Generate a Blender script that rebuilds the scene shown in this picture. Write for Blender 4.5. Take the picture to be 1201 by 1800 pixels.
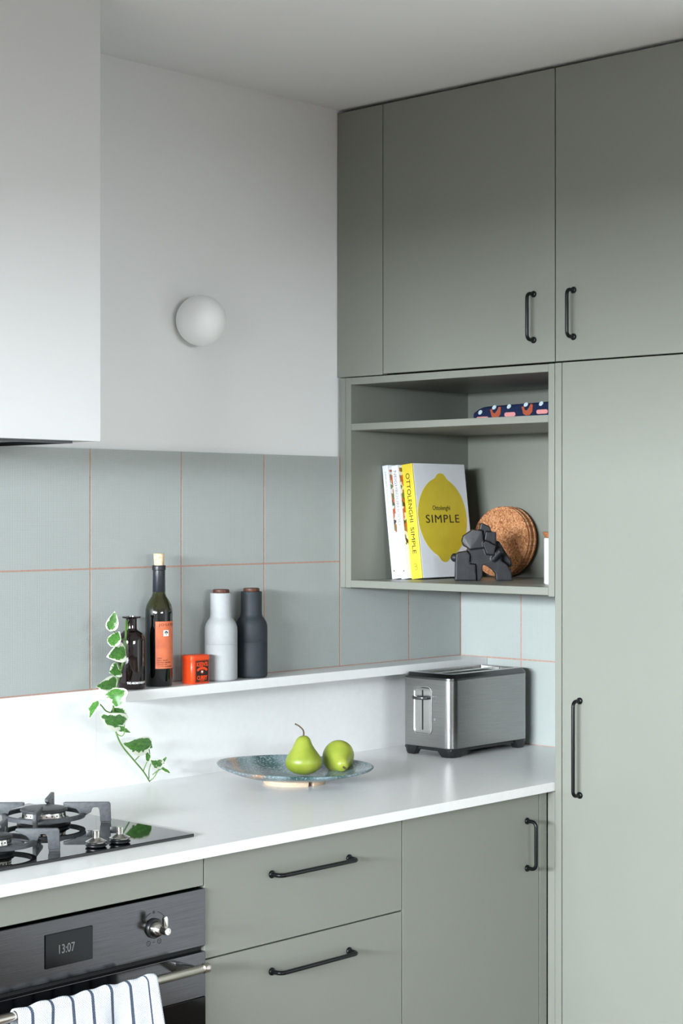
import bpy, bmesh, math, random
from math import sin, cos, pi, radians, sqrt, atan2
from mathutils import Vector, Matrix, Euler, noise

# ------------------------------------------------------------------ camera, world, light, exposure
sc = bpy.context.scene
COL = sc.collection
for o in list(bpy.data.objects):
    bpy.data.objects.remove(o)
F_PX, HORIZON, HEAD = 3119.0, 898.0, radians(43.23)
CAM = Vector((-3.654, -3.0, 1.5))
cd = bpy.data.cameras.new('camera')
cam = bpy.data.objects.new('camera', cd)
COL.objects.link(cam)
cam.location = CAM
cam.rotation_euler = (pi/2, 0, HEAD - pi/2)
cd.sensor_fit = 'VERTICAL'
cd.sensor_height = 36.0
cd.lens = F_PX/1800*36.0
cd.shift_y = -(900-HORIZON)/1800
cd.clip_start = 0.05
sc.camera = cam

wd = bpy.data.worlds.new('daylight')
sc.world = wd
wd.use_nodes = True
wd.node_tree.nodes['Background'].inputs[0].default_value = (0.75, 0.87, 1.0, 1)
wd.node_tree.nodes['Background'].inputs[1].default_value = 1.0

def area(name, loc, direction, sx, sy, power, color, spread):
    l = bpy.data.lights.new(name, 'AREA')
    l.shape = 'RECTANGLE'; l.size = sx; l.size_y = sy
    l.energy = power; l.color = color; l.spread = radians(spread)
    o = bpy.data.objects.new(name, l); COL.objects.link(o)
    o.location = loc
    o.rotation_euler = Vector(direction).to_track_quat('-Z', 'Y').to_euler()
    return o
# daylight lamps inside two unseen strip windows, sized to fade off towards the ceiling
area('daylight_left', (-7.42, -1.9, 1.95), (1, 0.10, -0.32), 3.4, 0.43, 560, (0.87, 0.955, 1.0), 120)
area('daylight_rear', (-3.3, -7.42, 1.95), (0.12, 1, 0.0), 2.4, 0.45, 92, (0.87, 0.955, 1.0), 130)

vs = sc.view_settings
vs.view_transform = 'Standard'
vs.look = 'None'
vs.gamma = 1.0
vs.use_curve_mapping = False
vs.exposure = -0.27

# ------------------------------------------------------------------ ray helpers (a pixel plus a real plane gives a real point)
FW = Vector((cos(HEAD), sin(HEAD), 0)); RT = Vector((sin(HEAD), -cos(HEAD), 0)); UP = Vector((0, 0, 1))
def ray(u, v): return FW + RT*((u-600.5)/F_PX) - UP*((v-HORIZON)/F_PX)
def onX(u, v, x): d = ray(u, v); return CAM + d*((x-CAM.x)/d.x)
def onY(u, v, y): d = ray(u, v); return CAM + d*((y-CAM.y)/d.y)
def onZ(u, v, z): d = ray(u, v); return CAM + d*((z-CAM.z)/d.z)

# ------------------------------------------------------------------ materials
def lin(c):
    return tuple((x/255/12.92 if x/255 <= .04045 else ((x/255+.055)/1.055)**2.4) for x in c) + (1.0,)
MATS = {}
class N:
    def __init__(s, name):
        s.m = bpy.data.materials.new(name); s.m.use_nodes = True
        s.t = s.m.node_tree; s.b = s.t.nodes['Principled BSDF']; MATS[name] = s.m
    def n(s, typ, **kw):
        x = s.t.nodes.new(typ)
        for k, v in kw.items(): setattr(x, k, v)
        return x
    def l(s, a, b): s.t.links.new(a, b)
    def coord(s, kind='Object', scale=None):
        tc = s.n('ShaderNodeTexCoord'); out = tc.outputs[kind]
        if scale:
            mp = s.n('ShaderNodeMapping'); mp.inputs['Scale'].default_value = scale
            s.l(out, mp.inputs['Vector']); out = mp.outputs[0]
        return out
    def noise(s, vec, scale, detail=3, rough=.5):
        x = s.n('ShaderNodeTexNoise'); x.inputs['Scale'].default_value = scale
        x.inputs['Detail'].default_value = detail; x.inputs['Roughness'].default_value = rough
        s.l(vec, x.inputs['Vector']); return x.outputs['Fac']
    def math(s, op, a, b=None, c=None):
        x = s.n('ShaderNodeMath', operation=op)
        for i, q in enumerate((a, b, c)):
            if q is None: continue
            if isinstance(q, (int, float)): x.inputs[i].default_value = q
            else: s.l(q, x.inputs[i])
        return x.outputs[0]
    def ramp(s, fac, stops, interp='LINEAR'):
        x = s.n('ShaderNodeValToRGB'); x.color_ramp.interpolation = interp
        e = x.color_ramp.elements
        while len(e) < len(stops): e.new(.5)
        for i, (p, c) in enumerate(stops): e[i].position = p; e[i].color = lin(c)
        s.l(fac, x.inputs[0]); return x.outputs[0]
    def mix(s, fac, a, b):
        x = s.n('ShaderNodeMix', data_type='RGBA')
        if isinstance(fac, (int, float)): x.inputs[0].default_value = fac
        else: s.l(fac, x.inputs[0])
        for i, q in ((6, a), (7, b)):
            if isinstance(q, tuple): x.inputs[i].default_value = lin(q)
            else: s.l(q, x.inputs[i])
        return x.outputs[2]
    def bump(s, h, strength, dist):
        x = s.n('ShaderNodeBump'); x.inputs['Strength'].default_value = strength
        x.inputs['Distance'].default_value = dist
        s.l(h, x.inputs['Height']); s.l(x.outputs[0], s.b.inputs['Normal'])
    def set(s, color=None, rough=.5, metal=0, spec=.5, coat=0, coatr=.1):
        if color is not None:
            if isinstance(color, tuple): s.b.inputs['Base Color'].default_value = lin(color)
            else: s.l(color, s.b.inputs['Base Color'])
        if isinstance(rough, (int, float)): s.b.inputs['Roughness'].default_value = rough
        else: s.l(rough, s.b.inputs['Roughness'])
        s.b.inputs['Metallic'].default_value = metal
        s.b.inputs['Specular IOR Level'].default_value = spec
        s.b.inputs['Coat Weight'].default_value = coat; s.b.inputs['Coat Roughness'].default_value = coatr
        return s.m
def grain(name, color, amt=6, scale=40, rough=.5, metal=0, spec=.5, bump=0, bdist=.0005, **kw):
    """a plain finish with a faint tonal grain and optional fine relief"""
    a = N(name); v = a.coord(); f = a.noise(v, scale)
    c0 = tuple(max(0, x-amt) for x in color); c1 = tuple(min(255, x+amt) for x in color)
    col = a.ramp(f, [(.3, c0), (.7, c1)])
    if bump: a.bump(f, bump, bdist)
    return a.set(col, rough, metal, spec, **kw)

GREEN = (132, 134, 126)
grain('cabinet', GREEN, 1, 3, .42, spec=.45)
grain('cabinet_body', (118, 124, 112), 2, 3, .6)
grain('wall_paint', (239, 239, 239), 1, 3, .75, spec=.25, bump=.03)
grain('ceiling_paint', (241, 241, 241), 1, 3, .8, spec=.2)
grain('hood_white', (211, 211, 211), 1, 3, .4)
grain('grout', (180, 144, 130), 8, 120, .85, spec=.2)
grain('floor_oak', (112, 97, 82), 8, 5, .5)
grain('black_handle', (7, 8, 11), 2, 60, .33, spec=.3)
grain('black_plastic', (26, 27, 29), 2, 80, .35)
grain('black_matte', (20, 20, 21), 2, 80, .7)
grain('shadow_gap', (12, 12, 12), 1, 50, .9)
grain('cast_iron', (70, 72, 76), 8, 160, .5, spec=.5, bump=.3, bdist=.0006)
grain('burner_cap', (58, 59, 62), 5, 150, .45, bump=.2, bdist=.0004)
grain('chrome', (205, 203, 198), 2, 20, .16, metal=1)
grain('white_glass', (252, 252, 252), 1, 10, .35)
grain('mill_white', (168, 171, 173), 2, 120, .62)
grain('mill_dark', (38, 44, 51), 3, 120, .62)
grain('canister_white', (236, 237, 240), 1, 30, .3)
grain('tin_orange', (226, 72, 26), 4, 60, .3)
grain('label_orange', (210, 110, 72), 5, 90, .55)
grain('label_black', (25, 18, 16), 2, 60, .4)
grain('ink_black', (16, 15, 14), 1, 60, .5)
grain('ink_grey', (120, 120, 122), 2, 60, .6)
grain('ink_white', (235, 235, 235), 1, 60, .5)
grain('ink_brown', (80, 38, 22), 2, 60, .5)
grain('book_white', (240, 243, 250), 2, 40, .45)
grain('book_yellow', (232, 208, 62), 3, 40, .42)
grain('lemon_yellow', (222, 198, 50), 3, 30, .42)
grain('page', (225, 220, 208), 5, 300, .8)
grain('clay', (27, 26, 31), 8, 45, .45, bump=.35, bdist=.002)
grain('plant_stem', (96, 136, 62), 14, 60, .5)
grain('pear_stem', (84, 64, 46), 18, 200, .7)
grain('raw_clay', (200, 174, 150), 8, 90, .8)
grain('screen', (4, 6, 10), 1, 30, .08, spec=.25)
grain('steel_dark', (92, 92, 93), 2, 60, .28, metal=1)
grain('cloth_navy', (30, 42, 74), 6, 300, .85, spec=.2, bump=.3)
grain('cloth_rust', (184, 92, 66), 6, 300, .85, spec=.2)
grain('cloth_pink', (238, 158, 156), 5, 300, .85, spec=.2)
grain('cloth_pale', (206, 224, 232), 5, 300, .85, spec=.2)
grain('filter_mesh', (120, 122, 124), 12, 400, .35, metal=1, bump=.6, bdist=.001)
grain('window_frame', (232, 232, 230), 1, 20, .4)

a = N('stone'); v = a.coord(); f = a.noise(v, 55, 6, .6); g = a.noise(v, 7, 3)
a.set(a.mix(a.math('MULTIPLY', g, .25), a.ramp(f, [(.35, (235, 235, 235)), (.65, (239, 239, 239))]), (232, 231, 230)), .3, spec=.4)

a = N('tile'); v = a.coord(); sp = a.n('ShaderNodeSeparateXYZ'); a.l(v, sp.inputs[0])
def wave(x, p): return a.math('POWER', a.math('ABSOLUTE', a.math('SINE', a.math('MULTIPLY', x, pi/p))), .55)
h = a.math('MULTIPLY', wave(sp.outputs[0], .0040), wave(sp.outputs[2], .0027))
nz = a.noise(v, 9, 3)
a.bump(h, .4, .0008)
a.set(a.mix(a.math('MULTIPLY', nz, .3), a.ramp(h, [(.0, (147, 153, 151)), (.55, (173, 178, 176)), (1, (179, 184, 182))]), (182, 187, 185)), .4, spec=.45)

def brushed(name, color, rough, scale, strength=.12):
    a = N(name); v = a.coord('Object', scale); f = a.noise(v, 1.0, 4, .7)
    c = a.ramp(f, [(.3, tuple(max(0, x-10) for x in color)), (.7, tuple(min(255, x+10) for x in color))])
    a.bump(f, strength, .0004)
    m = a.set(c, rough, 1.0)
    return m
brushed('steel', (150, 149, 148), .24, (14, 14, 900))
brushed('steel_oven', (84, 84, 86), .17, (10, 10, 1100), .06)
brushed('steel_bar', (186, 180, 172), .24, (16, 900, 900))
brushed('steel_plain', (190, 189, 187), .25, (900, 900, 14), .08)

a = N('hob_glass'); a.set((7, 7, 8), .03, spec=.9)
a = N('oven_glass'); a.set((2, 2, 3), .06, spec=.2)
a = N('clear_glass'); a.set((255, 255, 255), .02); a.b.inputs['Transmission Weight'].default_value = 1; a.b.inputs['IOR'].default_value = 1.45
a = N('amber_glass'); a.set((20, 9, 10), .05, spec=.7)
a = N('wine_glass'); v = a.coord(); sp = a.n('ShaderNodeSeparateXYZ'); a.l(v, sp.inputs[0])
f = a.math('MULTIPLY', sp.outputs[2], 4.0)
a.set(a.ramp(f, [(.0, (5, 5, 7)), (.64, (8, 8, 8)), (.70, (38, 38, 16)), (1, (46, 46, 20))]), .06, spec=.7)
a = N('capsule'); v = a.coord(); a.set(a.ramp(a.noise(v, 120), [(.3, (14, 18, 28)), (.7, (24, 29, 40))]), .38, spec=.6)
a = N('screen_digits'); a.set((104, 104, 104), .6); a.b.inputs['Emission Color'].default_value = lin((170, 172, 176)); a.b.inputs['Emission Strength'].default_value = .08

a = N('cork'); v = a.coord(); vo = a.n('ShaderNodeTexVoronoi'); vo.inputs['Scale'].default_value = 330; a.l(v, vo.inputs['Vector'])
sr = a.n('ShaderNodeSeparateColor'); a.l(vo.outputs['Color'], sr.inputs[0])
f = a.noise(v, 60, 4, .7)
base = a.ramp(sr.outputs[0], [(.0, (112, 66, 40)), (.2, (172, 112, 74)), (.7, (200, 142, 100)), (1, (222, 172, 130))])
a.bump(sr.outputs[1], .35, .0008)
a.set(a.mix(a.math('MULTIPLY', f, .35), base, (150, 92, 58)), .85, spec=.2)
a = N('cork_pale'); v = a.coord(); f = a.noise(v, 190, 4, .7)
a.set(a.ramp(f, [(.3, (176, 142, 108)), (.5, (222, 194, 162)), (.75, (238, 216, 188))]), .8, spec=.2)
a = N('walnut'); v = a.coord('Object', (60, 60, 12)); f = a.noise(v, 4, 5, .6)
a.set(a.ramp(f, [(.3, (58, 32, 24)), (.7, (106, 62, 44))]), .45)
a = N('lid_wood'); v = a.coord('Object', (20, 60, 60)); f = a.noise(v, 3, 4)
a.set(a.ramp(f, [(.3, (146, 88, 52)), (.7, (186, 120, 76))]), .5)

a = N('pear'); v = a.coord(); f = a.noise(v, 14, 3); g = a.noise(v, 420, 2)
c = a.ramp(f, [(.3, (122, 138, 40)), (.5, (146, 158, 56)), (.72, (166, 168, 78))])
a.bump(a.noise(v, 40, 2), .15, .002)
a.set(a.mix(a.ramp(g, [(.66, (0, 0, 0)), (.74, (255, 255, 255))]), c, (120, 128, 52)), .36, spec=.5)

a = N('glaze'); v = a.coord(); f = a.noise(v, 16, 4, .65); sp = a.n('ShaderNodeSeparateXYZ'); a.l(v, sp.inputs[0])
pos = a.math('ADD', a.math('MULTIPLY', sp.outputs[0], 2.6), a.math('ADD', .5, a.math('ADD', a.math('MULTIPLY', sp.outputs[1], .9), a.math('MULTIPLY', a.math('SUBTRACT', f, .5), .10))))
c = a.ramp(pos, [(.0, (104, 118, 122)), (.15, (116, 126, 130)), (.175, (170, 136, 108)), (.20, (166, 128, 100)), (.225, (104, 122, 124)), (.30, (132, 150, 156)), (.38, (38, 74, 74)), (.47, (60, 98, 98)), (.54, (132, 152, 160)), (.66, (66, 100, 102)), (.76, (126, 142, 150)), (.9, (108, 124, 130))])
sk = a.ramp(a.noise(v, 210, 3, .7), [(.52, (0, 0, 0)), (.62, (255, 255, 255))])
a.set(a.mix(a.math('MULTIPLY', sk, .5), c, (196, 206, 212)), .22, spec=.5)

a = N('leaf'); at = a.n('ShaderNodeAttribute', attribute_name='edge'); v = a.coord()
oi = a.n('ShaderNodeObjectInfo'); va = a.n('ShaderNodeVectorMath', operation='ADD'); a.l(v, va.inputs[0]); sc_ = a.math('MULTIPLY', oi.outputs['Random'], 40); a.l(sc_, va.inputs[1]); v = va.outputs[0]
f = a.noise(v, 2.8, 4, .6); g = a.noise(v, 9, 3)
msk = a.math('ADD', a.math('MULTIPLY', at.outputs['Fac'], .95), a.math('MULTIPLY', a.math('SUBTRACT', f, .5), 2.2))
green = a.ramp(g, [(.3, (46, 100, 34)), (.7, (88, 142, 62))])
white = (232, 236, 218)
col = a.mix(a.ramp(msk, [(.60, (0, 0, 0)), (.68, (255, 255, 255))]), green, white)
a.set(col, .38, spec=.5)
a.b.inputs['Subsurface Weight'].default_value = 0

a = N('towel'); uv = a.coord('UV'); sp = a.n('ShaderNodeSeparateXYZ'); a.l(uv, sp.inputs[0])
ph = a.math('FRACT', a.math('DIVIDE', sp.outputs[0], .0405))
st = a.math('LESS_THAN', a.math('ABSOLUTE', a.math('SUBTRACT', ph, .5)), .075)
lim = a.math('MULTIPLY', st, a.math('GREATER_THAN', sp.outputs[0], .02))
vo = a.n('ShaderNodeTexVoronoi'); vo.inputs['Scale'].default_value = 330; a.l(uv, vo.inputs['Vector'])
wv = a.math('MULTIPLY', a.math('SINE', a.math('MULTIPLY', sp.outputs[0], 2*pi/.0042)), a.math('SINE', a.math('MULTIPLY', sp.outputs[1], 2*pi/.0042)))
a.bump(wv, .5, .0012)
a.set(a.mix(lim, a.ramp(wv, [(0, (226, 230, 240)), (1, (240, 243, 250))]), (84, 94, 112)), .9, spec=.15)

a = N('food_print'); v = a.coord(); vo = a.n('ShaderNodeTexVoronoi'); vo.inputs['Scale'].default_value = 120; a.l(v, vo.inputs['Vector'])
sr = a.n('ShaderNodeSeparateColor'); a.l(vo.outputs['Color'], sr.inputs[0])
a.set(a.ramp(sr.outputs[0], [(0, (70, 40, 26)), (.2, (176, 110, 66)), (.4, (226, 220, 208)), (.55, (92, 122, 60)), (.7, (196, 94, 40)), (.85, (230, 226, 220)), (1, (60, 52, 48))], 'CONSTANT'), .45)

# ------------------------------------------------------------------ mesh helpers
def M(name): return MATS[name]
def local_inv(p):
    if p is None: return Matrix.Identity(4)
    m = Matrix.Translation(p.location) @ p.rotation_euler.to_matrix().to_4x4()
    if p.parent is not None:
        return m.inverted() @ local_inv(p.parent)
    return m.inverted()
def obj(name, bm, mat, parent=None, smooth=False, world=True, auto=None):
    """one mesh object; bm is in world coordinates unless world=False (then in the parent's own space)"""
    bmesh.ops.recalc_face_normals(bm, faces=bm.faces[:])
    if world and parent is not None:
        bm.transform(local_inv(parent))
    me = bpy.data.meshes.new(name); bm.to_mesh(me); bm.free()
    for m in (mat if isinstance(mat, (list, tuple)) else [mat]):
        me.materials.append(M(m) if isinstance(m, str) else m)
    if smooth or auto is not None:
        me.polygons.foreach_set('use_smooth', [True]*len(me.polygons))
        if auto is not None: me.set_sharp_from_angle(angle=radians(auto))
    o = bpy.data.objects.new(name, me); COL.objects.link(o)
    if parent is not None: o.parent = parent
    return o
def recenter(o):
    """move a top-level mesh's origin to the middle of its base"""
    me = o.data
    xs = [v.co for v in me.vertices]
    c = Vector(((min(p.x for p in xs)+max(p.x for p in xs))/2, (min(p.y for p in xs)+max(p.y for p in xs))/2, min(p.z for p in xs)))
    me.transform(Matrix.Translation(-c)); o.location = c
    return o
def tag(o, label, cat, group=None):
    o['label'] = label; o['category'] = cat
    if group: o['group'] = group
    return o
def struct(o, label=None, cat=None):
    o['kind'] = 'structure'
    if label: o['label'] = label
    if cat: o['category'] = cat
    return o
def thing(name, label, cat, loc, rotz=0, group=None, rot=None):
    o = bpy.data.objects.new(name, None); COL.objects.link(o)
    o.empty_display_size = .05
    o.location = loc; o.rotation_euler = rot if rot else (0, 0, rotz)
    return tag(o, label, cat, group)
def box(bm, x0, x1, y0, y1, z0, z1, bev=0, seg=2):
    b2 = bmesh.new()
    r = bmesh.ops.create_cube(b2, size=1)
    bmesh.ops.scale(b2, vec=(abs(x1-x0), abs(y1-y0), abs(z1-z0)), verts=b2.verts)
    bmesh.ops.translate(b2, vec=((x0+x1)/2, (y0+y1)/2, (z0+z1)/2), verts=b2.verts)
    if bev: bmesh.ops.bevel(b2, geom=b2.edges[:], offset=bev, segments=seg, affect='EDGES', profile=.5)
    merge(bm, b2); return bm
def merge(bm, b2, mtx=None):
    if mtx is not None: b2.transform(mtx)
    me = bpy.data.meshes.new('tmp'); b2.to_mesh(me); b2.free(); bm.from_mesh(me); bpy.data.meshes.remove(me)
    return bm
def bx(*a, **k): return box(bmesh.new(), *a, **k)
def lathe(profile, seg=48, bm=None, origin=(0, 0, 0), axis=None):
    """profile = [(r, z)...] turned about z (or about axis through origin)"""
    b = bmesh.new(); rings = []
    for r, z in profile:
        if r < 1e-6: rings.append([b.verts.new((0, 0, z))])
        else: rings.append([b.verts.new((r*cos(2*pi*i/seg), r*sin(2*pi*i/seg), z)) for i in range(seg)])
    for p, q in zip(rings, rings[1:]):
        for i in range(seg):
            j = (i+1) % seg
            if len(p) == 1 and len(q) == 1: continue
            if len(p) == 1: b.faces.new((p[0], q[j], q[i]))
            elif len(q) == 1: b.faces.new((p[i], p[j], q[0]))
            else: b.faces.new((p[i], p[j], q[j], q[i]))
    m = Matrix.Translation(origin)
    if axis is not None: m = m @ Vector(axis).normalized().to_track_quat('Z', 'Y').to_matrix().to_4x4()
    b.transform(m)
    if bm is None: return b
    return merge(bm, b)
def tube(bm, pts, rad, seg=12, cap=True):
    pts = [Vector(p) for p in pts]
    if isinstance(rad, (int, float)): rad = [rad]*len(pts)
    rings = []; prev = None
    for i, p in enumerate(pts):
        t = (pts[min(i+1, len(pts)-1)] - pts[max(i-1, 0)]).normalized()
        if prev is None:
            a = Vector((0, 0, 1)) if abs(t.z) < .9 else Vector((1, 0, 0))
            nrm = t.cross(a).normalized()
        else: nrm = (prev - t*prev.dot(t)).normalized()
        prev = nrm; bn = t.cross(nrm)
        rings.append([bm.verts.new(p + (nrm*cos(2*pi*k/seg) + bn*sin(2*pi*k/seg))*rad[i]) for k in range(seg)])
    for p, q in zip(rings, rings[1:]):
        for k in range(seg):
            bm.faces.new((p[k], p[(k+1) % seg], q[(k+1) % seg], q[k]))
    if cap:
        bm.faces.new(rings[0][::-1]); bm.faces.new(rings[-1])
    return bm
def smooth_path(pts, n=8):
    """Catmull-Rom through pts"""
    P = [Vector(p) for p in pts]; out = []
    for i in range(len(P)-1):
        p0 = P[max(i-1, 0)]; p1 = P[i]; p2 = P[i+1]; p3 = P[min(i+2, len(P)-1)]
        for k in range(n):
            t = k/n
            out.append(.5*((2*p1)+(p2-p0)*t+(2*p0-5*p1+4*p2-p3)*t*t+(-p0+3*p1-3*p2+p3)*t**3))
    out.append(P[-1]); return out
def prism(pts, O, ex, ey, depth, bm=None, bev=0):
    """polygon pts (a,b) in the frame O+a*ex+b*ey, extruded along ex x ey by depth"""
    b = bmesh.new(); ex = Vector(ex); ey = Vector(ey); n = ex.cross(ey).normalized()*depth; O = Vector(O)
    lo = [b.verts.new(O+ex*x+ey*y) for x, y in pts]; hi = [b.verts.new(O+ex*x+ey*y+n) for x, y in pts]
    b.faces.new(lo[::-1]); b.faces.new(hi)
    k = len(pts)
    for i in range(k): b.faces.new((lo[i], lo[(i+1) % k], hi[(i+1) % k], hi[i]))
    if bev: bmesh.ops.bevel(b, geom=b.edges[:], offset=bev, segments=2, affect='EDGES', profile=.5)
    return b if bm is None else merge(bm, b)
def rrect(x0, x1, y0, y1, r, seg=6):
    pts = []
    for cx, cy, a0 in ((x1-r, y1-r, 0), (x0+r, y1-r, pi/2), (x0+r, y0+r, pi), (x1-r, y0+r, 1.5*pi)):
        for i in range(seg+1):
            a = a0+pi/2*i/seg; pts.append((cx+r*cos(a), cy+r*sin(a)))
    return pts
def loft(layers, bm=None, cap=(True, True)):
    """layers: list of equally long vertex loops"""
    b = bmesh.new() if bm is None else bm
    R = [[b.verts.new(p) for p in L] for L in layers]
    for p, q in zip(R, R[1:]):
        k = len(p)
        for i in range(k): b.faces.new((p[i], p[(i+1) % k], q[(i+1) % k], q[i]))
    if cap[0]: b.faces.new(R[0][::-1])
    if cap[1]: b.faces.new(R[-1])
    return b
def text(body, size, O, ex, ey, thick=.0003, width=None, align='LEFT', wrap=None, bold=0, space=1.0):
    """lettering as a thin mesh: baseline starts at O, runs along ex, ey is up; wrap=(axis point, radius) bends it round a vertical cylinder"""
    cu = bpy.data.curves.new('t', 'FONT'); cu.body = body; cu.size = size; cu.extrude = thick/2; cu.align_x = align; cu.offset = bold; cu.resolution_u = 4
    cu.space_character = space
    t = bpy.data.objects.new('t', cu); COL.objects.link(t)
    dg = bpy.context.evaluated_depsgraph_get(); dg.update()
    me = bpy.data.meshes.new_from_object(t.evaluated_get(dg))
    bpy.data.objects.remove(t); bpy.data.curves.remove(cu)
    b = bmesh.new(); b.from_mesh(me); bpy.data.meshes.remove(me)
    if width:
        xs = [v.co.x for v in b.verts]; w = max(xs)-min(xs); x0 = min(xs)
        for v in b.verts: v.co.x = (v.co.x - (x0 if align == 'LEFT' else 0))*width/w
    ex = Vector(ex).normalized(); ey = Vector(ey).normalized(); n = ex.cross(ey)
    O = Vector(O)
    if wrap:
        cx, cy, R, a0, z0 = wrap          # a0: angle of the baseline start, text runs counter-clockwise seen from above
        for v in b.verts:
            a = a0 + v.co.x/R; rr = R + v.co.z + thick/2
            v.co = Vector((cx+rr*cos(a), cy+rr*sin(a), z0+v.co.y))
    else:
        for v in b.verts: v.co = O + ex*v.co.x + ey*v.co.y + n*(v.co.z+thick/2)
    return b

# ------------------------------------------------------------------ the setting
XL, YR, CEIL, YW, XW = -7.5, -7.5, 2.4895, .0097, .010
struct(obj('floor', bx(XL-.2, .2, YR-.2, .2, -.08, 0), 'floor_oak'))
struct(obj('ceiling', bx(XL-.2, .2, YR-.2, .2, CEIL, CEIL+.08), 'ceiling_paint'))
wall_back = struct(obj('wall_back', bx(XL-.2, .2, YW, YW+.15, 0, CEIL), 'wall_paint'))
wall_right = struct(obj('wall_right', bx(XW, XW+.15, YR-.2, YW, 0, CEIL), 'wall_paint'))
def holed_wall(axis, pos, thick, a0, a1, h0, h1, w0, w1):
    """a wall with one rectangular opening, made of four blocks"""
    b = bmesh.new()
    for (p, q, r, s) in ((a0, w0, 0, CEIL), (w1, a1, 0, CEIL), (w0, w1, 0, h0), (w0, w1, h1, CEIL)):
        if s-r < 1e-4: continue
        if axis == 'x': box(b, pos-thick, pos, p, q, r, s)
        else: box(b, p, q, pos-thick, pos, r, s)
    return b
struct(obj('wall_left', holed_wall('x', XL, .15, YR-.2, YW, 1.70, 2.20, -3.7, -.1), 'wall_paint'))
struct(obj('wall_front', holed_wall('y', YR, .15, XL, XW, 1.70, 2.20, -4.6, -2.0), 'wall_paint'))
def window(name, axis, pos, a0, a1, h0, h1, n):
    w = bpy.data.objects.new(name, None); COL.objects.link(w)
    w.location = (pos, (a0+a1)/2, h0) if axis == 'x' else ((a0+a1)/2, pos, h0); w['kind'] = 'structure'
    fb = bmesh.new(); k = .05
    def put(b, p, q, r, s, t):
        if axis == 'x': box(b, pos-.07-t, pos-.07+t, p, q, r, s)
        else: box(b, p, q, pos-.07-t, pos-.07+t, r, s)
    put(fb, a0, a1, h0, h0+k, .03); put(fb, a0, a1, h1-k, h1, .03)
    for i in range(n+1):
        c = a0+k/2+(a1-a0-k)*i/n; put(fb, c-k/2, c+k/2, h0+k, h1-k, .03)
    obj('window_frame', fb, 'window_frame', w)
    for i in range(n):
        c0 = a0+k+(a1-a0-k)*i/n; c1 = a0+(a1-a0-k)*(i+1)/n
        pb = bmesh.new(); put(pb, c0, c1, h0+k, h1-k, .003); obj('pane', pb, 'clear_glass', w)
window('window_1', 'x', XL, -3.7, -.1, 1.70, 2.20, 3)
window('window_2', 'y', YR, -4.6, -2.0, 1.70, 2.20, 3)
# unseen beams added behind the camera to shade the upper cupboards and wall
lb_ = box(bmesh.new(), -4.72, -4.60, -4.42, YW-.001, 1.93, CEIL-.0005)
box(lb_, -4.60, XW-.001, -4.42, -4.30, 2.00, CEIL-.0005)
struct(obj('shade_beam', lb_, 'wall_paint'))

# tiles: every tile a piece of the wall it is set on
TW, G, PZ = .2603, .0036, .2585
Z0, Z1, Z2 = 1.1165, 1.3755, 1.6335
tile_mesh = {}
def tile(parent, wdt, hgt, loc, rz=0):
    key = (round(wdt, 4), round(hgt, 4))
    if key not in tile_mesh:
        b = bx(-wdt/2, wdt/2, 0, .0092, -hgt/2, hgt/2, bev=.0002, seg=1)
        bmesh.ops.recalc_face_normals(b, faces=b.faces[:])
        me = bpy.data.meshes.new('tile'); b.to_mesh(me); b.free(); me.materials.append(M('tile')); tile_mesh[key] = me
    o = bpy.data.objects.new('tile', tile_mesh[key]); COL.objects.link(o)
    o.parent = parent; o.location = loc; o.rotation_euler = (0, 0, rz)
edges = [0.0] + [-.2085-TW*i for i in range(0, 10)]
for i in range(len(edges)-1):
    xr, xl = edges[i], edges[i+1]
    for za, zb in ((Z0, Z1), (Z1, Z2)):
        if za == Z1 and xr > -.46: continue
        g1 = G if i else G
        tile(wall_back, xr-xl-G, zb-za-G + (G/2 if zb == Z2 else 0), ((xr+xl)/2, 0, (za+zb)/2 + (G/4 if zb == Z2 else 0)))
obj('grout', bx(edges[-1], 0, .0004, YW, Z0-.002, Z2-.0005), 'grout', wall_back)
ye = [0.0, -.2009, -.4612, -.652]
for i in range(3):
    for za, zb in ((.8995, Z0), (Z0, 1.3115)):
        wdt = ye[i]-ye[i+1]-G; tile(wall_right, wdt, zb-za-G, (0, (ye[i]+ye[i+1])/2, (za+zb)/2), -pi/2)
obj('grout', bx(.0004, XW, -.652, 0, .8995, 1.3115), 'grout', wall_right)

# white stone: splashback, ledge and worktop
sb = thing('splashback', 'white stone splashback between worktop and ledge on the tiled wall', 'splashback', (-1.3, 0, .9))
for x0, x1 in ((-2.75, -1.2338), (-1.2332, 0)):
    obj('slab', bx(x0, x1, .0002, YW, .8996, Z0-.0015), 'stone', sb)
tag(recenter(obj('ledge', bx(-1.228, -.001, -.0905, -.0006, 1.094, 1.1165, bev=.0012), 'stone')), 'narrow white stone ledge carrying the bottles and mills', 'ledge')
tag(recenter(obj('worktop', bx(-2.75, -.0012, -.6535, .0085, .8795, .8995, bev=.0012), 'stone')), 'long white stone worktop with the hob, plate and toaster on it', 'worktop')

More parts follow.
